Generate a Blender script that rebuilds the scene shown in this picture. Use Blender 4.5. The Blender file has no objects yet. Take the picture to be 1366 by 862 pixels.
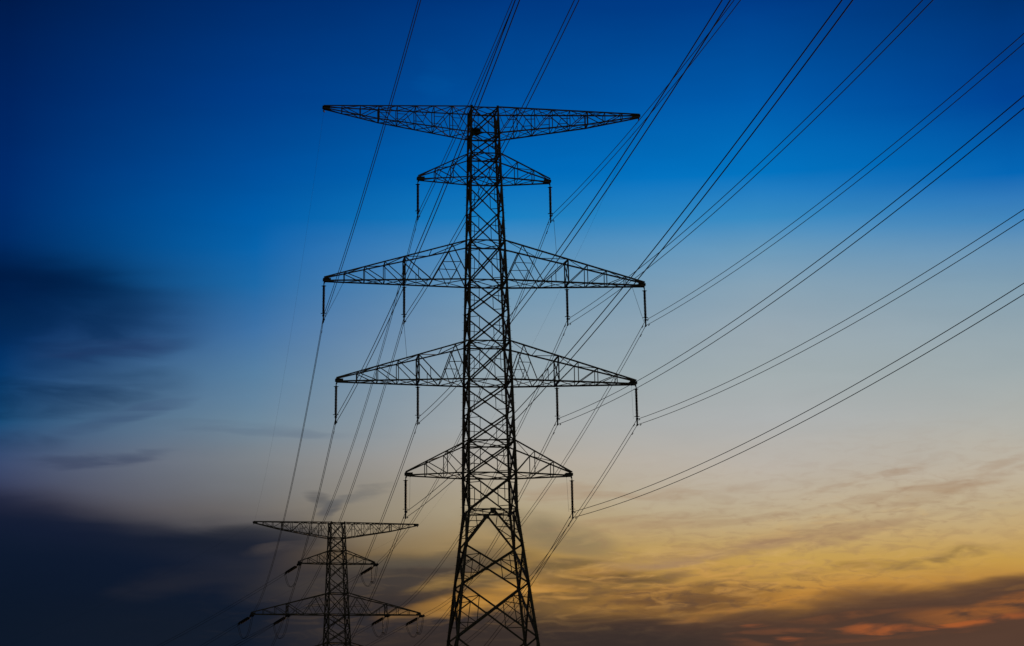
import bpy, math, random
import numpy as np
from mathutils import Vector, Matrix
random.seed(7)
D2R = math.radians
scn = bpy.context.scene
col = scn.collection

# ------------------------------------------------------------------ camera
PITCH, ROLL, FPX = 0.2155, -0.0197, 2801.74
EYE = 1.7
cam_d = bpy.data.cameras.new('camera'); cam = bpy.data.objects.new('camera', cam_d); col.objects.link(cam)
cam_d.sensor_width = 36.0; cam_d.lens = 36.0 * FPX / 1366.0
cam_d.clip_start = 0.1; cam_d.clip_end = 20000
cp, sp, cr, sr = math.cos(PITCH), math.sin(PITCH), math.cos(ROLL), math.sin(ROLL)
fw = Vector((0, cp, sp)); r0 = Vector((1, 0, 0)); u0 = Vector((0, -sp, cp))
rt = r0 * cr + u0 * sr; up = u0 * cr - r0 * sr
M = Matrix((rt, up, -fw)).transposed().to_4x4(); M.translation = Vector((0, 0, EYE))
cam.matrix_world = M
scn.camera = cam
scn.view_settings.view_transform = 'Standard'; scn.view_settings.look = 'None'
scn.view_settings.exposure = 0.0; scn.view_settings.gamma = 1.0
scn.view_settings.use_curve_mapping = False
scn.cycles.max_bounces = 4
scn.cycles.use_adaptive_sampling = False

# ------------------------------------------------------------------ twilight sky
SUN_AZ, SUN_EL = 9.0, 2.0            # degrees right of the view axis, above the horizon
world = bpy.data.worlds.new('World'); scn.world = world; world.use_nodes = True
nt = world.node_tree; nt.nodes.clear(); LK = nt.links
def nd(t, **k):
    n = nt.nodes.new(t)
    for a, v in k.items(): setattr(n, a, v)
    return n
def put(sock, v):
    if isinstance(v, bpy.types.NodeSocket): LK.new(v, sock)
    else: sock.default_value = v
def mth(op, a, b=None, c=None, clamp=False):
    n = nd('ShaderNodeMath', operation=op, use_clamp=clamp)
    put(n.inputs[0], a)
    if b is not None: put(n.inputs[1], b)
    if c is not None: put(n.inputs[2], c)
    return n.outputs[0]
def mixc(f, a, b, mode='MIX'):
    n = nd('ShaderNodeMix', data_type='RGBA', blend_type=mode, clamp_factor=True)
    put(n.inputs[0], f); put(n.inputs[6], a); put(n.inputs[7], b)
    return n.outputs[2]
def lin(c): return tuple(((x / 255) / 12.92 if x / 255 <= .04045 else ((x / 255 + .055) / 1.055) ** 2.4) for x in c)
def rgb(c): return lin(c) + (1.0,)
def smooth(x, a, b):
    n = nd('ShaderNodeMapRange', interpolation_type='SMOOTHSTEP')
    put(n.inputs[0], x); put(n.inputs[1], a); put(n.inputs[2], b)
    n.inputs[3].default_value = 0; n.inputs[4].default_value = 1
    return n.outputs[0]
def sky_dir(x, y):
    """azimuth and elevation, degrees, of a point of the sky seen in the photograph"""
    d = (fw + rt * ((x - 683) / FPX) + up * ((431 - y) / FPX)).normalized()
    return math.degrees(math.atan2(d.x, d.y)), math.degrees(math.asin(d.z))
tc = nd('ShaderNodeTexCoord')
sx = nd('ShaderNodeSeparateXYZ'); LK.new(tc.outputs['Generated'], sx.inputs[0])
AZ = mth('MULTIPLY', mth('ARCTAN2', sx.outputs[0], sx.outputs[1]), 57.29578)
EL = mth('MULTIPLY', mth('ARCSINE', sx.outputs[2]), 57.29578)
def noise(sa, se, detail=5, rough=.55, off=0.0, dist=0.0):
    cb = nd('ShaderNodeCombineXYZ')
    put(cb.inputs[0], mth('MULTIPLY', AZ, sa)); put(cb.inputs[1], mth('MULTIPLY', EL, se)); cb.inputs[2].default_value = off
    n = nd('ShaderNodeTexNoise'); LK.new(cb.outputs[0], n.inputs['Vector'])
    n.inputs['Scale'].default_value = 1; n.inputs['Detail'].default_value = detail
    n.inputs['Roughness'].default_value = rough; n.inputs['Distortion'].default_value = dist
    return n.outputs[0]
n1 = noise(.11, .4, 3, .5, 1.3, .3); n2 = noise(.14, .5, 3, .5, 7.7, .3)
n3 = noise(.34, 1.3, 4, .5, 3.1, .6); n4 = noise(.28, 1.9, 4, .52, 11.9, .7); n5 = noise(.8, 3.4, 4, .5, 21.0, .6)
cn = lambda n: mth('SUBTRACT', n, .5)
# cloud coordinates, bent by drifting noise
WAZ = mth('ADD', AZ, mth('ADD', mth('MULTIPLY', cn(n1), 4.0), mth('MULTIPLY', cn(n3), 1.0)))
WEL = mth('ADD', EL, mth('ADD', mth('MULTIPLY', cn(n2), 1.5), mth('MULTIPLY', cn(n4), .55)))
# gradient of the clear sky, weakly bent low down
bend = smooth(EL, 15.0, 6.0)
GEL = mth('ADD', EL, mth('MULTIPLY', mth('MULTIPLY', cn(n2), 1.0), bend))
ROWS = [0, 130, 230, 290, 330, 380, 440, 500, 560, 620, 680, 740, 800, 862]
COLS = {
 0:    [(0,27,76),(0,36,96),(0,42,106),(0,45,108),(0,48,110),(0,50,110),(2,54,116),(8,64,118),(24,76,120),(58,74,110),(54,54,78),(18,32,54),(12,25,44),(8,20,38)],
 340:  [(0,44,108),(0,60,134),(0,78,154),(0,92,168),(8,100,173),(30,108,172),(64,116,168),(88,128,162),(108,134,154),(122,128,134),(110,106,104),(58,57,63),(30,36,48),(22,30,41)],
 683:  [(0,56,128),(0,80,158),(0,106,185),(26,128,194),(80,143,190),(108,151,182),(132,158,176),(150,165,172),(164,168,168),(176,168,156),(176,161,130),(170,138,82),(142,108,60),(52,45,42)],
 1024: [(0,60,136),(0,90,170),(2,116,193),(56,138,193),(104,153,187),(134,162,181),(152,168,178),(161,172,175),(173,176,176),(187,179,168),(191,173,141),(198,160,86),(188,132,58),(78,55,42)],
 1366: [(0,50,114),(0,68,148),(4,102,180),(66,134,188),(106,149,182),(130,159,177),(148,166,175),(159,170,172),(174,175,169),(188,177,158),(192,170,130),(198,156,76),(176,116,54),(80,54,42)],
}
E0, E1 = 2.5, 23.0
RE = mth('DIVIDE', mth('SUBTRACT', GEL, E0), E1 - E0, clamp=True)
sky_c = None; prev = None
for x, cs in sorted(COLS.items()):
    rp = nd('ShaderNodeValToRGB'); LK.new(RE, rp.inputs[0]); cr_ = rp.color_ramp; cr_.interpolation = 'LINEAR'
    pts = sorted(((sky_dir(x, y)[1] - E0) / (E1 - E0), c) for y, c in zip(ROWS, cs))
    while len(cr_.elements) < len(pts): cr_.elements.new(.5)
    for e, (pz, c) in zip(cr_.elements, pts): e.position = pz; e.color = rgb(c)
    az = sky_dir(x, 500)[0]
    sky_c = rp.outputs[0] if sky_c is None else mixc(mth('DIVIDE', mth('SUBTRACT', AZ, prev), az - prev, clamp=True), sky_c, rp.outputs[0])
    prev = az
PXD = 0.0203
def nd_grey(v):
    c = nd('ShaderNodeCombineColor')
    for i in range(3): put(c.inputs[i], v)
    return c.outputs[0]
def cloud(sky, x, y, rx, ry, ang, colr, amt, tex=None, lo=.35, hi=.6, warp=True, soft=1.0, gauss=False):
    """one cloud of the sky: centre, half sizes and tilt given in the photograph's pixels, turned into sky degrees"""
    a0, e0 = sky_dir(x, y)
    A, B = (WAZ, WEL) if warp else (AZ, EL)
    c, s = math.cos(D2R(ang)), math.sin(D2R(ang))
    da, de = mth('SUBTRACT', A, a0), mth('SUBTRACT', B, e0)
    u = mth('MULTIPLY_ADD', da, c / (rx * PXD), mth('MULTIPLY', de, s / (rx * PXD)))
    v = mth('MULTIPLY_ADD', da, -s / (ry * PXD), mth('MULTIPLY', de, c / (ry * PXD)))
    d = mth('ADD', mth('MULTIPLY', u, u), mth('MULTIPLY', v, v))
    m = mth('POWER', .2, d) if gauss else smooth(d, 1.0 + .6 * soft, max(0.0, 1.0 - soft))
    if tex is not None: m = mth('MULTIPLY', m, smooth(tex, lo, hi))
    return mixc(mth('MULTIPLY', m, amt), sky, rgb(colr))
S = sky_c
# left: dark bank half way up, and its ragged lower shelf
S = cloud(S, -30, 395, 300, 95, -2, (0, 27, 68), .85, None, gauss=True, warp=False)
S = cloud(S, 90, 378, 170, 30, -6, (0, 28, 68), .45, None, gauss=True)
S = cloud(S, 20, 385, 220, 58, -4, (0, 24, 62), .7, n3, .1, .65, gauss=True)
S = cloud(S, 40, 452, 230, 42, 5, (4, 40, 82), .6, n3, .2, .6)
S = cloud(S, 150, 463, 100, 13, 5, (36, 54, 98), .4, n4, .25, .65)
S = cloud(S, 10, 525, 200, 32, 5, (6, 40, 76), .7, n3, .2, .65)
S = cloud(S, 160, 552, 90, 14, 16, (48, 68, 104), .45, n4, .2, .65)
S = cloud(S, 10, 590, 80, 14, 0, (30, 46, 78), .5, n3, .25, .65)
S = cloud(S, 130, 617, 105, 12, 2, (52, 64, 92), .55, n5, .15, .6)
S = cloud(S, 330, 573, 190, 10, -2, (82, 100, 124), .3, n4, .25, .65)
# lower left: the big dark bank, its upper edge falling to the right
S = cloud(S, 10, 860, 430, 190, -7, (14, 26, 48), .96, None, soft=.5, warp=False)
S = cloud(S, 60, 700, 240, 24, -9, (18, 28, 52), .75, n2, .1, .5, gauss=True)
S = cloud(S, -20, 850, 420, 120, 0, (9, 21, 38), .8, None, gauss=True, warp=False)
S = cloud(S, 270, 728, 190, 30, -4, (19, 28, 46), .9, None, gauss=True)
S = cloud(S, 350, 722, 90, 26, 4, (26, 32, 46), .7, None, soft=1.0)
S = cloud(S, 300, 850, 330, 75, 0, (20, 28, 41), .85, None, gauss=True, warp=False)
S = cloud(S, 520, 778, 190, 34, 5, (58, 54, 54), .9, n1, .15, .5)
S = cloud(S, 540, 836, 190, 40, 2, (44, 42, 46), .92, None, soft=1.0)
S = cloud(S, 395, 734, 70, 9, 7, (92, 82, 76), .5, n4, .25, .65)
S = cloud(S, 300, 778, 170, 22, 5, (40, 41, 50), .5, n3, .15, .65)
S = cloud(S, 418, 668, 30, 8, -14, (88, 88, 90), .7, n5, .15, .55)
S = cloud(S, 446, 680, 20, 10, 28, (82, 83, 87), .75, n5, .1, .5)
S = cloud(S, 470, 668, 60, 7, 8, (104, 104, 104), .5, n5, .2, .6)
S = cloud(S, 565, 750, 120, 18, 3, (92, 84, 72), .7, n3, .2, .6)
S = cloud(S, 340, 690, 110, 9, 3, (92, 88, 92), .25, n4, .25, .65)
# under the right arms: soft grey smears
S = cloud(S, 735, 715, 100, 32, -14, (122, 110, 88), .7, n3, .2, .6)
S = cloud(S, 735, 772, 90, 12, 4, (104, 86, 60), .75, n5, .2, .6)
S = cloud(S, 700, 800, 150, 18, 10, (192, 138, 60), .75, n4, .2, .6)
S = cloud(S, 640, 776, 80, 10, 12, (172, 134, 70), .6, n4, .25, .65)
# right: rose streaks and brown wisps
for x, y, rx, ry, an, a in ((960,690,120,8,6,.45),(1010,724,190,12,9,.5),(930,742,120,9,8,.65),(1250,645,150,7,8,.45),(1180,672,130,7,12,.45),(1120,705,170,7,9,.45),(880,652,110,7,4,.4),(760,658,90,9,2,.4),(1150,632,100,6,10,.4),(1290,628,90,5,10,.4),(850,694,110,6,8,.35)):
    S = cloud(S, x, y, rx, ry, an, (160, 128, 100), a, n4 if ry > 7.5 else n5, .28, .64)
S = cloud(S, 825, 780, 90, 13, 5, (98, 76, 52), .9, n5, .2, .58)
S = cloud(S, 915, 800, 130, 16, 4, (98, 70, 48), .9, n3, .3, .6)
S = cloud(S, 870, 822, 150, 9, 7, (104, 74, 48), .7, n5, .25, .6)
S = cloud(S, 760, 808, 90, 8, 8, (110, 84, 52), .75, n5, .25, .62)
S = cloud(S, 1225, 742, 80, 11, 8, (138, 110, 66), .8, n5, .28, .6)
S = cloud(S, 1060, 762, 110, 7, 8, (148, 114, 64), .65, n5, .28, .62)
# right: the low bank that rises to the right, with embers of lit cloud inside
S = cloud(S, 1350, 838, 380, 64, 6, (86, 62, 50), .97, n2, -.3, .35, soft=.45)
S = cloud(S, 1180, 806, 180, 20, 4, (88, 64, 50), .8, n3, .15, .5)
S = cloud(S, 980, 858, 330, 40, 3, (80, 58, 47), .95, None, soft=.7)
S = cloud(S, 760, 868, 330, 34, 0, (54, 45, 42), .92, None, soft=1.0)
for x, y, rx, ry, an, c, a in ((1330,812,120,13,4,(168,100,46),.8),(1215,834,100,6,2,(182,96,46),.75),(1290,832,70,5,2,(170,92,46),.6),(1030,836,16,4,0,(172,92,52),.7),(1045,855,34,4,0,(160,88,52),.7),(1060,843,60,4,2,(124,76,50),.7),(1110,826,90,6,4,(122,76,48),.6),(970,817,80,8,10,(160,110,58),.7),(1345,790,70,5,5,(140,98,54),.45),(1180,848,120,5,2,(112,70,48),.5)):
    S = cloud(S, x, y, rx * 1.1, ry * .85, an, c, a * .95, n5, .3, .66)
n6 = noise(1.5, 5.5, 5, .55, 33.0, .8); n7 = noise(.9, 4.4, 5, .55, 41.0, .8)
S = cloud(S, 1080, 705, 420, 95, 6, (150, 116, 92), .42, n6, .42, .72, gauss=True)
S = cloud(S, 1000, 745, 430, 60, 6, (212, 176, 116), .45, n7, .48, .74, gauss=True)
S = cloud(S, 900, 785, 300, 34, 5, (202, 140, 60), .45, n7, .45, .7, gauss=True)
S = cloud(S, 930, 800, 260, 30, 5, (92, 68, 50), .6, n6, .48, .68, gauss=True)
# a faint wisp high up by the top arm
S = cloud(S, 565, 105, 36, 28, 50, (0, 84, 160), .35, n3, .3, .6)
S = mixc(1.0, S, nd_grey(mth('ADD', 1.0, mth('ADD', mth('MULTIPLY', cn(n1), .10), mth('MULTIPLY', cn(n3), .09)))), 'MULTIPLY')
# rest of the dome, away from the sunset: dim daylight sky
nish = nd('ShaderNodeTexSky', sky_type='NISHITA', sun_disc=False)
nish.sun_elevation = D2R(SUN_EL); nish.sun_rotation = D2R(SUN_AZ)
front = smooth(mth('ABSOLUTE', AZ), 75.0, 25.0)
high = smooth(EL, 60.0, 26.0)
dome = mixc(1.0, nish.outputs[0], (.034, .034, .034, 1), 'MULTIPLY')
S = mixc(mth('MULTIPLY', front, high), dome, S)
bg = nd('ShaderNodeBackground'); LK.new(S, bg.inputs[0]); bg.inputs[1].default_value = 1.0
wo = nd('ShaderNodeOutputWorld'); LK.new(bg.outputs[0], wo.inputs[0])

sd = bpy.data.lights.new('sun', 'SUN'); sd.energy = 0.6; sd.angle = D2R(0.5); sd.color = (1.0, .62, .34)
so = bpy.data.objects.new('sun', sd); col.objects.link(so)
a, e = D2R(SUN_AZ + 30), D2R(SUN_EL + 3)
sdir = Vector((math.sin(a) * math.cos(e), math.cos(a) * math.cos(e), math.sin(e)))
so.rotation_euler = sdir.to_track_quat('Z', 'Y').to_euler(); so.location = (60, 40, 90)

# ------------------------------------------------------------------ materials
def mat(name, c1, c2, rough=.6, metal=0.0, scale=3.0):
    m = bpy.data.materials.new(name); m.use_nodes = True; t = m.node_tree; b = t.nodes['Principled BSDF']
    no = t.nodes.new('ShaderNodeTexNoise'); no.inputs['Scale'].default_value = scale; no.inputs['Detail'].default_value = 6
    tcn = t.nodes.new('ShaderNodeTexCoord'); t.links.new(tcn.outputs['Object'], no.inputs['Vector'])
    r = t.nodes.new('ShaderNodeValToRGB'); r.color_ramp.elements[0].position = .35; r.color_ramp.elements[1].position = .65
    r.color_ramp.elements[0].color = c1 + (1,); r.color_ramp.elements[1].color = c2 + (1,)
    t.links.new(no.outputs[0], r.inputs[0]); t.links.new(r.outputs[0], b.inputs['Base Color'])
    b.inputs['Roughness'].default_value = rough; b.inputs['Metallic'].default_value = metal
    return m
STEEL = mat('weathered_steel', (.15, .125, .095), (.27, .225, .17), .65, 0.0, 1.5)
STEEL_D = mat('dark_steel', (.04, .04, .04), (.07, .065, .06), .6, 0.0, 3)
ALU = mat('weathered_conductor', (.03, .03, .032), (.05, .05, .052), .7, 0.0, 2)
GLASS = mat('brown_porcelain', (.03, .018, .012), (.05, .03, .02), .35, 0.0, 4)
TWIG = mat('dry_twigs', (.03, .022, .015), (.07, .05, .03), .9, 0.0, 6)
GRASS = mat('dark_grass', (.02, .03, .012), (.05, .06, .025), .95, 0.0, .15)

# ------------------------------------------------------------------ mesh helpers
class MB:
    def __init__(s): s.v = []; s.f = []
    def poly_bar(s, p, q, prof, ref=None, cap=True):
        p, q = Vector(p), Vector(q); d = q - p
        if d.length < 1e-6: return
        d.normalize()
        ref = Vector(ref) if ref is not None else (Vector((0, 0, 1)) if abs(d.z) < .9 else Vector((0, 1, 0)))
        a = ref - d * ref.dot(d)
        if a.length < 1e-5: a = Vector((1, 0, 0)) - d * d.x
        a.normalize(); b = d.cross(a); n = len(prof); o = len(s.v)
        for e in (p, q):
            for x, y in prof: s.v.append(tuple(e + a * x + b * y))
        for i in range(n): s.f.append((o + i, o + (i + 1) % n, o + n + (i + 1) % n, o + n + i))
        if cap: s.f.append(tuple(o + i for i in reversed(range(n)))); s.f.append(tuple(o + n + i for i in range(n)))
    def angle(s, p, q, w, ref=None):
        """steel angle section"""
        t = max(.018, w * .14); h = w * .5
        s.poly_bar(p, q, [(-h, -h), (h, -h), (h, -h + t), (-h + t, -h + t), (-h + t, h), (-h, h)], ref)
    def box_bar(s, p, q, w, h, ref=None):
        s.poly_bar(p, q, [(-w/2, -h/2), (w/2, -h/2), (w/2, h/2), (-w/2, h/2)], ref)
    def rod(s, p, q, r, n=6):
        s.poly_bar(p, q, [(r * math.cos(2*math.pi*i/n), r * math.sin(2*math.pi*i/n)) for i in range(n)])
    def tube(s, pts, r, n=6):
        pts = [Vector(p) for p in pts]; o = len(s.v); m = len(pts)
        for i, p in enumerate(pts):
            d = (pts[min(i+1, m-1)] - pts[max(i-1, 0)]).normalized()
            a = Vector((0, 0, 1)) - d * d.z
            if a.length < 1e-3: a = Vector((1, 0, 0)) - d * d.x
            a.normalize(); b = d.cross(a)
            for k in range(n):
                th = 2 * math.pi * k / n; s.v.append(tuple(p + a * (r * math.cos(th)) + b * (r * math.sin(th))))
        for i in range(m - 1):
            for k in range(n): s.f.append((o+i*n+k, o+i*n+(k+1)%n, o+(i+1)*n+(k+1)%n, o+(i+1)*n+k))
        s.f.append(tuple(o+k for k in reversed(range(n)))); s.f.append(tuple(o+(m-1)*n+k for k in range(n)))
    def lathe(s, p, q, prof, n=10):
        """profile of (fraction along p-q, radius)"""
        p, q = Vector(p), Vector(q); d = (q - p); L = d.length; d.normalize()
        a = Vector((1, 0, 0)) if abs(d.x) < .8 else Vector((0, 1, 0)); a = (a - d * a.dot(d)).normalized(); b = d.cross(a); o = len(s.v)
        for f, r in prof:
            for k in range(n):
                th = 2 * math.pi * k / n; s.v.append(tuple(p + d * (f * L) + a * (r * math.cos(th)) + b * (r * math.sin(th))))
        for i in range(len(prof) - 1):
            for k in range(n): s.f.append((o+i*n+k, o+i*n+(k+1)%n, o+(i+1)*n+(k+1)%n, o+(i+1)*n+k))
        s.f.append(tuple(o+k for k in reversed(range(n)))); s.f.append(tuple(o+(len(prof)-1)*n+k for k in range(n)))
    def build(s, name, m, parent=None, label=None):
        me = bpy.data.meshes.new(name); me.from_pydata(s.v, [], s.f); me.materials.append(m); me.update()
        o = bpy.data.objects.new(name, me); col.objects.link(o)
        if parent: o.parent = parent
        if label: o['label'] = label
        return o
def tag(o, label, cat, group=None):
    o['label'] = label; o['category'] = cat
    if group: o['group'] = group
    return o
def empty(name, loc, rz=0.0):
    o = bpy.data.objects.new(name, None); o.empty_display_size = .5; o.location = loc; o.rotation_euler = (0, 0, rz); col.objects.link(o); return o
def lerp(a, b, t): return Vector(a) * (1 - t) + Vector(b) * t

# ------------------------------------------------------------------ ground
gm = bpy.data.meshes.new('ground'); gv = []; gf = []
rad = [0, 15, 30, 60, 100, 150, 210, 280, 360, 450, 600, 900, 1500, 3000, 9000]; NS = 72
for r in rad:
    for k in range(NS):
        th = 2 * math.pi * k / NS; x, y = r * math.cos(th), r * math.sin(th) + 150
        z = .25 * math.sin(x * .031 + 1) * math.cos(y * .027) * min(1, max(0, (math.hypot(x, y - 225) - 14) / 30)) * min(1, math.hypot(x, y) / 20) * min(1, max(0, (math.hypot(x + 35, y - 411) - 12) / 30))
        gv.append((x, y, z))
for i in range(len(rad) - 1):
    for k in range(NS): gf.append((i*NS+k, (i+1)*NS+k, (i+1)*NS+(k+1)%NS, i*NS+(k+1)%NS))
gm.from_pydata(gv, [], gf); gm.materials.append(GRASS); go = bpy.data.objects.new('ground', gm); go['kind'] = 'structure'; col.objects.link(go)

# ------------------------------------------------------------------ lattice pylon
def pylon(name, loc, yaw, widths, panels, frames, arms, sc, label, detail=True):
    """widths: (z, full width) pairs; panels: (z0, z1, kind); arms: dicts; everything in the pylon's own space"""
    root = empty(name, loc, yaw); tag(root, label, 'pylon')
    zs, ws = zip(*sorted(widths))
    hw = lambda z: float(np.interp(z, zs, ws)) / 2
    cor = lambda sx_, sy_, z: Vector((sx_ * hw(z), sy_ * hw(z), z))
    zt = zs[-1]
    leg_w = lambda z: float(np.interp(z, [0, zt * .4, zt * .7, zt], [.29, .265, .22, .18])) * sc
    joints = sorted({z for p in panels for z in p[:2]})
    for sx_ in (-1, 1):
        for sy_ in (-1, 1):
            m = MB(); kn = sorted(set(joints) | {0.0, zt})
            for a_, b_ in zip(kn, kn[1:]):
                w = leg_w((a_ + b_) / 2); p, q = cor(sx_, sy_, a_), cor(sx_, sy_, b_)
                off = Vector((-sx_, -sy_, 0)) * (w * .30)
                # heavy starred angle: outer angle, inner angle and batten plates between them
                m.box_bar(p, q, w * .85, w * .16, (sx_, 0, 0)); m.box_bar(p, q, w * .16, w * .85, (sx_, 0, 0))
                if detail:
                    m.angle(p + off * 1.5, q + off * 1.5, w * .5, (sx_, 0, 0))
                    L = (q - p).length; k = max(1, int(L / 1.3))
                    for i in range(k):
                        c = lerp(p, q, (i + .5) / k); m.box_bar(c, c + off * 1.5, .10 * sc, .02, (0, 0, 1))
            if detail:
                z = 3.0
                while z < zt - 1:      # climbing pegs
                    c = cor(sx_, sy_, z); dx = Vector((sx_, 0, 0)) if int(z / .45) % 2 else Vector((0, sy_, 0))
                    m.rod(c, c + dx * (leg_w(z) * .45 + .16), .014, 4); z += .45
            leg = m.build('leg', STEEL, root)
            for z in joints:
                if z < .5: continue
                g = MB(); w = leg_w(z); c = cor(sx_, sy_, z); s_ = w * (1.25 if detail else 1.1)
                g.box_bar(c + Vector((-sx_ * s_ * .25, -sy_ * w * .12, -s_ * .8)), c + Vector((-sx_ * s_ * .25, -sy_ * w * .12, s_ * .8)), s_ * 1.1, .025, (1, 0, 0))
                g.box_bar(c + Vector((-sx_ * w * .12, -sy_ * s_ * .25, -s_ * .8)), c + Vector((-sx_ * w * .12, -sy_ * s_ * .25, s_ * .8)), .025, s_ * 1.1, (1, 0, 0))
                g.build('gusset_plate', STEEL_D, leg)
            f = MB(); c = cor(sx_, sy_, 0)
            f.lathe((c.x, c.y, -.3), (c.x, c.y, .55), [(0, .75), (.6, .7), (.62, .5), (1, .45)], 12); f.build('footing', mat_conc, root)
    for z0, z1, kind in panels:
        W = hw((z0 + z1) / 2) * 2
        dw = (.20 if W > 5.6 else .165 if W > 3.9 else .14) * sc; rw = (.085 if W > 5 else .07) * sc
        for fi, (ax, bx) in enumerate((((-1,-1),(1,-1)), ((-1,1),(1,1)), ((-1,-1),(-1,1)), ((1,-1),(1,1)))):
            A0, B0, A1, B1 = cor(*ax, z0), cor(*bx, z0), cor(*ax, z1), cor(*bx, z1)
            nrm = Vector((0, ax[1], 0)) if fi < 2 else Vector((ax[0], 0, 0))
            m = MB(); dg = []; web = [MB(), MB()] if fi < 2 else [m, m]
            if kind == 'K':
                C = (A1 + B1) / 2
                dg = [(C, A0), (C, B0)]
                for wb, (P1, P0) in zip(web, ((A1, A0), (B1, B0))):
                    for t in (.33, .66):
                        wb.angle(lerp(C, P0, t), lerp(P1, P0, t), rw, nrm)
                    wb.angle(lerp(C, P0, .33), lerp(P1, P0, .66), rw, nrm)
                    wb.angle(lerp(C, P0, .33), lerp(C, P1, .45), rw, nrm)
                m.box_bar(C - Vector((0, 0, .42 * sc)), C + Vector((0, 0, .14 * sc)), .62 * sc, .03, Vector((0, 0, 1)).cross(nrm))
            else:
                dg = [(A0, B1), (B0, A1)]
                C = lerp(A0, B1, hw(z0) / (hw(z0) + hw(z1)))
                m.box_bar(C - Vector((0, 0, dw)), C + Vector((0, 0, dw)), dw * 2, .03, Vector((0, 0, 1)).cross(nrm))
                for wb, (lo_, hi_) in zip(web, ((A0, A1), (B0, B1))):
                    ml, mh = lerp(lo_, C, .5), lerp(hi_, C, .5)
                    wb.angle(ml, mh, rw, nrm)
                    wb.angle(mh, lerp(lo_, hi_, .72), rw, nrm)
                    wb.angle(ml, lerp(lo_, hi_, .28), rw, nrm)
                    if W > 5.6:
                        wb.angle(mh, lerp(lo_, hi_, .5), rw, nrm); wb.angle(ml, lerp(lo_, hi_, .5), rw, nrm)
            for i, (p, q) in enumerate(dg): m.angle(p + nrm * (.05 * i - .02), q + nrm * (.05 * i - .02), dw, nrm)
            pan = m.build('lattice_panel', STEEL, root)
            if fi < 2:
                for wb in web: wb.build('bracing_web', STEEL, pan)
    for z in frames:
        m = MB(); h = hw(z); w = .15 * sc
        C4 = [cor(-1,-1,z), cor(1,-1,z), cor(1,1,z), cor(-1,1,z)]
        for i in range(4): m.angle(C4[i], C4[(i+1) % 4], w)
        mid = [(C4[i] + C4[(i+1) % 4]) / 2 for i in range(4)]
        for i in range(4): m.angle(mid[i], mid[(i+1) % 4], w * .6)
        m.angle(C4[0] - Vector((0,0,.05)), C4[2] - Vector((0,0,.05)), w * .6)
        m.build('plan_frame', STEEL, root)
    for ar in arms:
        for s in (-1, 1):
            zl, zu, half, inner, kind, n = ar['zl'], ar['zu'], ar['half'], ar.get('inner'), ar['kind'], ar['n']
            hl, hu = hw(zl), hw(zu); tw = .28 * sc
            cw, vw = ar.get('cw', .155) * sc, .085 * sc
            if kind == 'top':
                xs = [hl + (half - hl) * i / n for i in range(n + 1)]; kx = xs[5]
                def lowz(x):
                    zk = zu - (zu - zl) * .5
                    return zl + (zk - zl) * (x - hl) / (kx - hl) if x <= kx else zk + (zu - .25 - zk) * (x - kx) / (half - kx)
                upz = lambda x: zu
                hup = lambda x: hu + (tw - hu) * (x - hu) / (half - hu)
                hlo = lambda x: hl + (tw - hl) * (x - hl) / (half - hl)
                tipz = zu - .12
            else:
                if kind == 'long':
                    xs = [hl, inner * .68] + [inner + (half - inner) * i / n for i in range(n + 1)]
                else: xs = [hl + (half - hl) * i / n for i in range(n + 1)]
                lowz = lambda x: zl
                upz = lambda x: zu + (zl + .38 - zu) * (x - hu) / (half - hu)
                hup = lambda x: hu + (tw - hu) * (x - hu) / (half - hu)
                hlo = lambda x: hl + (tw - hl) * (x - hl) / (half - hl)
                tipz = zl + .15
            U = lambda x, f: Vector((s * x, f * max(hup(x), tw * .6), upz(x)))
            L = lambda x, f: Vector((s * x, f * max(hlo(x), tw * .6), lowz(x)))
            m = MB(); fy = Vector((0, 1, 0))
            for f in (-1, 1):
                if kind == 'long':
                    u1 = hl + .26 * (inner - hl); l1 = xs[1]
                    m.angle(U(inner, f), L(l1, f), vw * 1.25, fy); m.angle(L(l1, f), U(u1, f), vw * 1.25, fy); m.angle(U(u1, f), L(hl, f), vw * 1.25, fy)
                    ma, mb_, ml = lerp(U(u1, f), L(l1, f), .5), lerp(U(u1, f), L(hl, f), .5), L((l1 + hl) / 2, f)
                    m.angle(ma, mb_, vw * .8, fy); m.angle(ma, ml, vw * .8, fy); m.angle(mb_, ml, vw * .8, fy)
                    m.angle(lerp(U(inner, f), L(l1, f), .5), L((inner + l1) / 2, f), vw * .8, fy)
                    pan = xs[2:]
                else: pan = xs
                for i in range(len(pan) - 1):
                    a_, b_ = pan[i], pan[i + 1]
                    if i < len(pan) - 2:
                        m.angle(U(b_, f), L(b_, f), vw, fy)
                        if kind == 'top':
                            if i % 2: m.angle(U(a_, f), L(b_, f), vw, fy)
                            else: m.angle(L(a_, f), U(b_, f), vw, fy)
                            if i < 5:
                                c = (L(a_, f) + U(b_, f) + U(a_, f) + L(b_, f)) / 4
                                m.angle(c, lerp(L(b_, f), U(b_, f), .5), vw * .75, fy)
                                if i % 2: m.angle(c, lerp(L(a_, f), L(b_, f), .25), vw * .75, fy)
                                else: m.angle(c, lerp(U(a_, f), U(b_, f), .25), vw * .75, fy)
                        else: m.angle(U(b_, f), L(a_, f), vw, fy)
            # horizontal bracing between the front and back chords
            allx = sorted(set(xs))
            for P, xx in ((L, allx), (U, allx)):
                for i in range(len(xx) - 1):
                    a_, b_ = xx[i], xx[i + 1]; fl = 1 if i % 2 else -1
                    m.angle(P(a_, fl), P(b_, -fl), vw * .9)
                    if P is L or kind == 'top':
                        if i < len(xx) - 3: m.angle(P(a_, -fl), P(b_, fl), vw * .75)
                    if i < len(xx) - 2: m.angle(P(b_, 1), P(b_, -1), vw)
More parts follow.
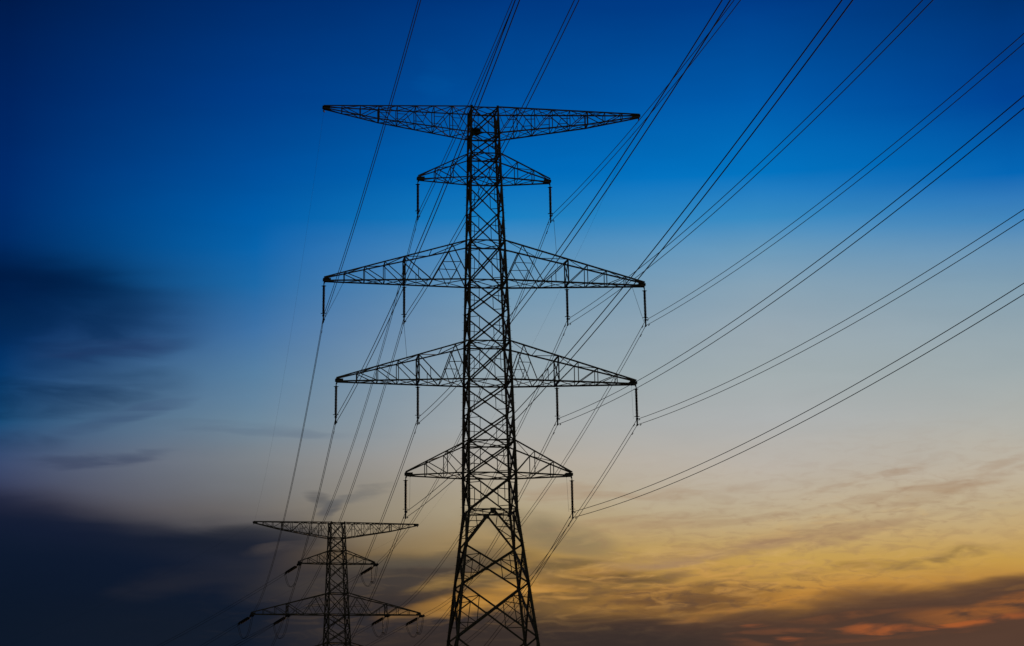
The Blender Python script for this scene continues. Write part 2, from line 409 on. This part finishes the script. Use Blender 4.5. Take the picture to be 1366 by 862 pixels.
            arm = m.build('crossarm', STEEL, root)
            for f in (-1, 1):
                b = MB(); b.angle(U(hu, f), U(half, f), cw, fy); b.build('upper_chord', STEEL, arm)
                b = MB()
                if kind == 'top': b.angle(L(hl, f), L(kx, f), cw, fy); b.angle(L(kx, f), L(half, f), cw, fy)
                else: b.angle(L(hl, f), L(half, f), cw * 1.1, fy)
                b.build('lower_chord', STEEL, arm)
            if kind == 'long':
                b = MB()
                for f in (-1, 1): b.box_bar(U(inner, f), L(inner, f), .17 * sc, .12 * sc, fy)
                b.angle(U(inner, 1), L(inner, -1), vw); b.angle(U(inner, -1), L(inner, 1), vw)
                b.box_bar(L(inner, 1), L(inner, -1), .24 * sc, .16 * sc); b.box_bar(U(inner, 1), U(inner, -1), .16 * sc, .14 * sc)
                for zz in (-.12,): b.box_bar((s * inner, 0, zl + .15), (s * inner, 0, zl - .22), .16, .05, (1, 0, 0))
                b.build('hanger_frame', STEEL, arm)
            if kind == 'top':
                b = MB()
                for f in (-1, 1): b.box_bar(U(kx, f), L(kx, f), .2 * sc, .14 * sc, fy)
                b.box_bar(L(kx, 1), L(kx, -1), .14 * sc, .12 * sc); b.build('kink_post', STEEL, arm)
            b = MB()
            for f in (-1, 1): b.box_bar((s * (half - .75), f * tw * 1.1, tipz), (s * (half + .12), f * tw * .7, tipz), .30 * sc, .03, (0, 0, 1))
            b.box_bar((s * (half + .08), -tw, tipz), (s * (half + .08), tw, tipz), .26 * sc, .05, (0, 0, 1))
            b.box_bar((s * (half - .4), -tw * .9, tipz), (s * (half - .4), tw * .9, tipz), .3 * sc, .05, (0, 0, 1))
            b.box_bar((s * (half - .05), 0, tipz), (s * (half - .05), 0, tipz - .42), .14, .05, (1, 0, 0))
            b.build('end_plate', STEEL_D, arm)
    return root
mat_conc = mat('concrete', (.22, .21, .2), (.3, .29, .27), .9, 0, 2)

TX, TY, TYAW = -2.8143, 227.5178, 0.151
zA, zB, zC, zD, zE = 76.2, 67.9, 56.05, 44.8, 34.5
wid_main = [(0, 12.5), (16.72, 8.55), (30.52, 5.25), (34.7, 5.2), (44.9, 4.78), (56.14, 4.15), (68, 3.44), (76.3, 3.05)]
pan_main = [(73.16, 76.2, 'X'), (70.74, 73.16, 'X'), (67.9, 70.74, 'X'), (64.23, 67.9, 'X'), (60.58, 64.23, 'X'), (56.05, 60.58, 'X'), (52.77, 56.05, 'X'), (49.12, 52.77, 'X'),
            (44.8, 49.12, 'X'), (41.42, 44.8, 'X'), (38.06, 41.42, 'X'), (34.5, 38.06, 'X'), (30.52, 34.5, 'X'), (26.66, 30.52, 'K'), (22.5, 26.66, 'X'), (16.72, 22.5, 'X'), (9.3, 16.72, 'X'), (.4, 9.3, 'X')]
arms_main = [dict(zl=73.16, zu=76.2, half=18.05, kind='top', n=8, cw=.14), dict(zl=67.9, zu=70.74, half=7.5, kind='short', n=3, cw=.13),
             dict(zl=56.05, zu=60.58, half=18.0, inner=9.14, kind='long', n=4), dict(zl=44.8, zu=49.12, half=16.67, inner=7.73, kind='long', n=4),
             dict(zl=34.5, zu=38.06, half=9.15, kind='short', n=3, cw=.14)]
pylon('power_pylon', (TX, TY, 0), TYAW, wid_main, pan_main, [76.15, 73.16, 70.74, 67.9, 60.58, 56.05, 49.12, 44.8, 38.06, 34.5, 30.52], arms_main, 1.0,
      'tall dark lattice pylon in the foreground carrying five tiers of crossarms')
FX, FY, FYAW = -35.2, 411.1, 0.30
fA, fB, fC, fD, fE = 52.1, 44.2, 34.3, 24.8, 16.4
wid_far = [(0, 8.6), (12, 6.6), (16.4, 5.6), (24.8, 4.8), (34.3, 4.0), (44.2, 3.3), (52.3, 2.7)]
pan_far = [(49.2, 52.2, 'X'), (46.7, 49.2, 'X'), (44.2, 46.7, 'X'), (41.2, 44.2, 'X'), (38.4, 41.2, 'X'), (34.3, 38.4, 'X'), (31.6, 34.3, 'X'), (28.8, 31.6, 'X'), (24.8, 28.8, 'X'),
           (22.2, 24.8, 'X'), (19.6, 22.2, 'X'), (16.4, 19.6, 'X'), (11.5, 16.4, 'X'), (6.2, 11.5, 'X'), (.4, 6.2, 'X')]
arms_far = [dict(zl=49.2, zu=52.2, half=16.45, kind='top', n=8, cw=.14), dict(zl=44.2, zu=46.7, half=7.6, kind='short', n=3, cw=.14),
            dict(zl=34.3, zu=38.4, half=16.75, inner=9.8, kind='long', n=3), dict(zl=24.8, zu=28.8, half=15.8, inner=8.6, kind='long', n=3),
            dict(zl=16.4, zu=19.6, half=10.6, kind='short', n=3, cw=.13)]
pylon('power_pylon', (FX, FY, 0), FYAW, wid_far, pan_far, [52.15, 49.2, 46.7, 44.2, 38.4, 34.3, 28.8, 24.8, 19.6, 16.4], arms_far, 1.1,
      'small distant lattice pylon at lower left with wire loops under its crossarms', detail=False)

# ------------------------------------------------------------------ insulators, conductors
def frame(tx, ty, yaw):
    c, s = math.cos(yaw), math.sin(yaw)
    return lambda x, y, z: Vector((tx + c * x - s * y, ty + s * x + c * y, z))
MP, FP = frame(TX, TY, TYAW), frame(FX, FY, FYAW)
def strprof(nd_, r, rc=.045):
    pr = [(0, rc)]
    for i in range(nd_):
        t = (i + .15) / nd_; u = 1 / nd_
        pr += [(t, rc), (t + .28 * u, r * .55), (t + .55 * u, r), (t + .62 * u, r * .9), (t + .66 * u, rc)]
    return pr + [(1, rc)]
# key: half offset, tier z, far arm offset, far tier z; near span heading, slope (fitted, curvature 0.00045)
PH = {
 'BL': (-7.5, zB, -7.6, fB, 0.1743, -0.0074, 'the upper short crossarm, left tip'),
 'BR': (7.5, zB, 7.6, fB, 0.1493, -0.1101, 'the upper short crossarm, right tip'),
 'CL1': (-18.0, zC, -16.75, fC, 0.1668, -0.0054, 'the upper long crossarm, far left tip'),
 'CL2': (-9.14, zC, -9.8, fC, 0.1664, -0.0531, 'the upper long crossarm, left middle'),
 'CR2': (9.14, zC, 9.8, fC, 0.1599, -0.105, 'the upper long crossarm, right middle'),
 'CR1': (18.0, zC, 16.75, fC, 0.1709, -0.0904, 'the upper long crossarm, far right tip'),
 'DL1': (-16.67, zD, -15.8, fD, 0.167, -0.0357, 'the lower long crossarm, far left tip'),
 'DL2': (-7.73, zD, -8.6, fD, 0.1603, -0.0758, 'the lower long crossarm, left middle'),
 'DR2': (7.73, zD, 8.6, fD, 0.1659, -0.102, 'the lower long crossarm, right middle'),
 'DR1': (16.67, zD, 15.8, fD, 0.1793, -0.0909, 'the lower long crossarm, far right tip'),
 'EL': (-9.15, zE, -10.6, fE, 0.1869, -0.0355, 'the bottom short crossarm, left tip'),
 'ER': (9.15, zE, 10.6, fE, 0.1992, -0.0668, 'the bottom short crossarm, right tip'),
}
CURV = .00045; TWIN = .31; WR = .030; SAG = 5.76
CL = {}
def rotz_dir(v): return math.atan2(v.y, v.x)
for key, (off, z, foff, fz, ph, sl, where) in PH.items():
    top = MP(off, 0, z - .25); cl = MP(off - .09, -.45, z - 4.35); CL[key] = cl
    r = empty('insulator_string', top); tag(r, 'dark ribbed insulator hanging from ' + where, 'insulator', 'insulator strings hanging from the tall pylon')
    v = cl - top; dn = v.normalized(); Lt = v.length
    a_, b_ = dn * .26, dn * (Lt - .58)
    m = MB(); m.lathe(a_, b_, strprof(19, .17, .125)); m.build('disc_stack', GLASS, r)
    m = MB(); m.rod(dn * -.1, a_, .06); m.box_bar(dn * .02, dn * .2, .16, .06); m.build('hanger_link', STEEL_D, r)
    for q, R_ in ((a_ + dn * .05, .26), (b_ - dn * .05, .30)):
        m = MB(); pts = [q + Vector((R_ * math.cos(t), R_ * .5 * math.sin(t), 0)) for t in [2 * math.pi * i / 16 for i in range(17)]]
        m.tube(pts, .022, 5); m.rod(q - Vector((R_, 0, 0)), q + Vector((R_, 0, 0)), .018, 4); m.build('arcing_ring', STEEL_D, r)
    m = MB(); m.box_bar(b_, v + dn * .42, .16, .05, (1, 0, 0)); m.box_bar(b_ + dn * .1, b_ + dn * .3, .26, .07, (1, 0, 0)); m.build('yoke_plate', STEEL_D, r)
    sd_ = Vector((math.sin(ph), -math.cos(ph), 0))
    for k in (-1, 1):
        m = MB(); c = v + Vector((0, 0, TWIN * k)); m.poly_bar(c - sd_ * .28 - Vector((0, 0, .03)), c + sd_ * .28 - Vector((0, 0, .03)), [(-.07, -.05), (.05, -.07), (.09, 0), (.05, .07), (-.07, .05)]); m.build('suspension_clamp', STEEL_D, r)

def far_pts(cl, end, t1, n=60):
    return [lerp(cl, end, t) - Vector((0, 0, 4 * SAG * t * (1 - t))) for t in [t1 * i / n for i in range(n + 1)]]
STR = 4.6
NEAR_END = {}
for key, (off, z, foff, fz, ph, sl, where) in PH.items():
    cl = CL[key]; end = FP(foff, 0, fz - .35)
    root = empty('conductor_bundle', cl); tag(root, 'twin power line clamped to ' + where, 'power line', 'twin power lines of the tall pylon')
    sd_ = Vector((math.sin(ph), -math.cos(ph), 0))
    near = [cl + sd_ * s_ + Vector((0, 0, sl * s_ + CURV * s_ * s_)) for s_ in [290 * i / 70 for i in range(70, 0, -1)]]
    span = (end - cl).length; t1 = 1 - STR / span
    far = far_pts(cl, end, t1)
    NEAR_END[key] = (far[-1], (end - far[-1]).normalized())
    line = near + far
    for k in (-1, 1):
        pts = []
        for p in line: pts.append(p + Vector((0, 0, TWIN * k)) - cl)
        pts[-1] = far[-1] + Vector((0, 0, .2 * k)) - cl
        m = MB(); m.tube(pts, WR); w = m.build('wire', ALU, root)
        # stockbridge dampers a little way out on either side of the clamp
        for dist, side in ((1.05 + .5 * (k < 0), 'n'), (1.5 + .9 * (k < 0), 'f')):
            if side == 'n': c = cl + sd_ * dist + Vector((0, 0, sl * dist)); d = sd_
            else:
                d = (far[1] - far[0]).normalized(); c = cl + d * dist
            c = c + Vector((0, 0, TWIN * k)) - cl
            m = MB(); b0 = c - Vector((0, 0, .13)); m.rod(c + Vector((0, 0, .03)), b0, .025, 5)
            m.rod(b0 - d * .2, b0 + d * .2, .012, 4)
            for q in (-1, 1): m.lathe(b0 + d * (.2 * q - .07), b0 + d * (.2 * q + .07), [(0, .03), (.3, .055), (.7, .055), (1, .035)], 6)
            m.build('vibration_damper', STEEL_D, w)

# distant pylon: dead-end insulators on both sides of each visible arm, jumper loops, pilot insulators, outgoing lines
OUT = Vector((-2.94, 3.26, -1.25)).normalized()
OUTH = Vector((OUT.x, OUT.y, 0)).normalized(); OSL = OUT.z / math.hypot(OUT.x, OUT.y)
def dead_end(p0, p1, label, group):
    r = empty('tension_insulator', p0); tag(r, label, 'insulator', group)
    v = p1 - p0; d = v.normalized(); L_ = v.length; side = d.cross(Vector((0, 0, 1))).normalized()
    for k in (-1, 1):
        m = MB(); m.lathe(d * .75 + side * (.2 * k), d * (L_ - .75) + side * (.2 * k), strprof(17, .22, .10), 8); m.build('disc_stack', GLASS, r)
    m = MB(); m.box_bar(d * .0, d * .62, .12, .06); m.box_bar(d * .55 - side * .3, d * .75 + side * .3, .16, .05); m.build('hanger_link', STEEL_D, r)
    m = MB(); m.box_bar(d * (L_ - .72) - side * .3, d * (L_ - .72) + side * .3, .2, .05); m.box_bar(d * (L_ - .7), d * L_, .5, .05); m.build('yoke_plate', STEEL_D, r)
WHERE_F = {'BL': "distant pylon's short arm, left tip", 'BR': "distant pylon's short arm, right tip", 'CL1': "distant pylon's long arm, far left tip", 'CL2': "distant pylon's long arm, left middle",
           'CR2': "distant pylon's long arm, right middle", 'CR1': "distant pylon's long arm, far right tip"}
for key, wh in WHERE_F.items():
    off, z, foff, fz, ph, sl, where = PH[key]
    e0, dn = NEAR_END[key]; att = FP(foff, 0, fz - .35)
    dead_end(att - dn * .05, e0, 'insulator pulling towards the viewer at ' + wh, 'tension insulators on the near side of the distant pylon')
    o1 = att + OUT * STR
    dead_end(att + OUT * .05, o1, 'thick black insulator sloping down left from ' + wh, 'tension insulators on the far side of the distant pylon')
    root = empty('conductor_bundle', o1); tag(root, 'twin power line leaving leftwards from ' + wh, 'power line', 'outgoing power lines of the distant pylon')
    for k in (-1, 1):
        pts = [OUTH * s_ + Vector((0, 0, OSL * s_ + .0007 * s_ * s_ + (.2 + .05 * min(s_, 1)) * k)) for s_ in [75 * i / 30 for i in range(31)]]
        m = MB(); m.tube(pts, WR); m.build('wire', ALU, root)
    # jumper
    jr = empty('jumper_cable', o1); tag(jr, 'slack cable loop hanging below ' + wh, 'cable', 'jumper loops under the distant pylon arms')
    right = foff > 0
    for k in (-1, 1):
        sh = Vector((.12 * k, .18 * k, 0))
        if right:
            mid = att + Vector((-.55, -.3, -3.1)) + sh
            pa = [lerp(o1 + sh, mid, t) - Vector((0, 0, 4 * 1.55 * t * (1 - t))) for t in [i / 16 for i in range(17)]]
            pb = [lerp(mid, e0 + sh, t) - Vector((0, 0, 4 * 1.6 * t * (1 - t))) for t in [i / 16 for i in range(1, 17)]]
            pts = pa + pb
        else: pts = [lerp(o1 + sh, e0 + sh, t) - Vector((0, 0, 3.5 * (1 - abs(2 * t - 1) ** 2.4))) for t in [i / 28 for i in range(29)]]
        m = MB(); m.tube([p - o1 for p in pts], .036, 6); m.build('wire', ALU, jr)
    if right:
        pt = att + Vector((-.55, -.3, .25)); r = empty('pilot_insulator', pt); tag(r, 'thin vertical insulator steadying the loop below ' + wh, 'insulator', 'pilot insulators of the distant pylon')
        m = MB(); m.lathe((0, 0, -.3), (0, 0, -3.0), strprof(14, .12, .06), 8); m.build('disc_stack', GLASS, r)
        m = MB(); m.rod((0, 0, 0), (0, 0, -.32), .03, 5); m.build('hanger_link', STEEL_D, r)
        m = MB(); m.box_bar((-.2, -.28, -3.32), (.2, .28, -3.32), .16, .1); m.rod((0, 0, -2.98), (0, 0, -3.3), .05, 5); m.build('yoke_plate', STEEL_D, r)

# earth wires along the tips of the two top crossarms
for s, nm in ((-1, 'left'), (1, 'right')):
    a0 = MP(s * 18.0, 0, zA - .55); b0 = FP(s * 16.4, 0, fA - .35)
    pts = [lerp(a0, b0, t) - Vector((0, 0, 4 * 4.6 * t * (1 - t))) for t in [i / 60 for i in range(61)]]
    pts += [b0 + OUTH * s_ + Vector((0, 0, OSL * .85 * s_ + .0006 * s_ * s_)) for s_ in [110 * i / 30 for i in range(1, 31)]]
    r = empty('earth_wire', a0); tag(r, 'hair-thin earth wire between the %s tips of both top crossarms' % nm, 'wire', 'earth wires')
    m = MB(); m.tube([p - a0 for p in pts], .007, 5); m.build('wire', ALU, r)
    m = MB(); m.rod((0, 0, .35), (0, 0, -.05), .03, 5); m.poly_bar((-.05, -.25, -.03), (.05, .25, -.03), [(-.06, -.05), (.05, -.05), (.05, .05), (-.06, .05)]); m.build('suspension_clamp', STEEL_D, r)

# thin lead wires beside some insulators
def lead(p, q, label, r_=.019):
    r = empty('lead_wire', p); tag(r, label, 'wire', 'thin lead wires beside the insulators')
    m = MB(); L_ = (q - p).length
    m.tube([lerp(p, q, i / 12) - p + Vector((0, 0, -.06 * L_ * (i / 12) * (1 - i / 12))) for i in range(13)], r_, 5); m.build('wire', ALU, r)
    m = MB(); m.box_bar((0, 0, .08), (0, 0, -.1), .1, .08); m.build('terminal', STEEL_D, r)
lead(CL['BR'] + Vector((.35, -.3, -.35)), MP(8.35, 1.0, zC + 1.75), 'thin slack wire dropping from the upper right insulator onto the long crossarm')
lead(CL['CL2'] + Vector((0, -.3, -.4)), MP(-8.9, -.2, zD + 2.3), 'thin slack wire dropping from the left middle insulator onto the lower long crossarm')
lead(MP(-15.85, .4, zC - .05), CL['CL1'] + Vector((.2, -.2, .1)), 'slanting thin wire from the upper long crossarm to its left end insulator')
lead(MP(16.7, .4, zC - .05), CL['CR1'] + Vector((-.2, -.2, .1)), 'slanting thin wire from the upper long crossarm to its right end insulator')
lead(MP(-8.65, .2, zE - .05), CL['EL'] + Vector((.42, 0, .35)), 'faint vertical wire beside the bottom left insulator', .011)
lead(MP(8.6, .2, zE - .05), CL['ER'] + Vector((-.42, 0, .35)), 'faint vertical wire beside the bottom right insulator', .011)
lead(MP(16.2, .2, zD - .05), CL['DR1'] + Vector((-.42, 0, .35)), "faint vertical wire beside the lower long crossarm's far right insulator", .009)

# bird's nest in the head of the tall pylon
m = MB(); rnd = random.Random(3); c0 = Vector((-1.05, -1.15, 73.35))
for i in range(260):
    th, ph_ = rnd.uniform(0, 6.283), math.acos(rnd.uniform(-1, 1)); rr = rnd.uniform(.3, 1) ** .5
    p = c0 + Vector((.62 * math.sin(ph_) * math.cos(th), .5 * math.sin(ph_) * math.sin(th), .42 * math.cos(ph_))) * rr
    d = Vector((rnd.uniform(-1, 1), rnd.uniform(-1, 1), rnd.uniform(-.5, .5))).normalized() * rnd.uniform(.15, .35)
    m.rod(p - d, p + d, rnd.uniform(.012, .028), 4)
m.lathe(c0 - Vector((0, 0, .36)), c0 + Vector((0, 0, .3)), [(0, .2), (.3, .45), (.7, .55), (.95, .45), (1, .2)], 10)
piv = MP(c0.x, c0.y, c0.z)
m.v = [tuple(MP(*p) - piv) for p in m.v]
ne = m.build('bird_nest', TWIG); ne.location = piv; tag(ne, 'dark twig nest lodged in the pylon body just under the top crossarm', 'nest')
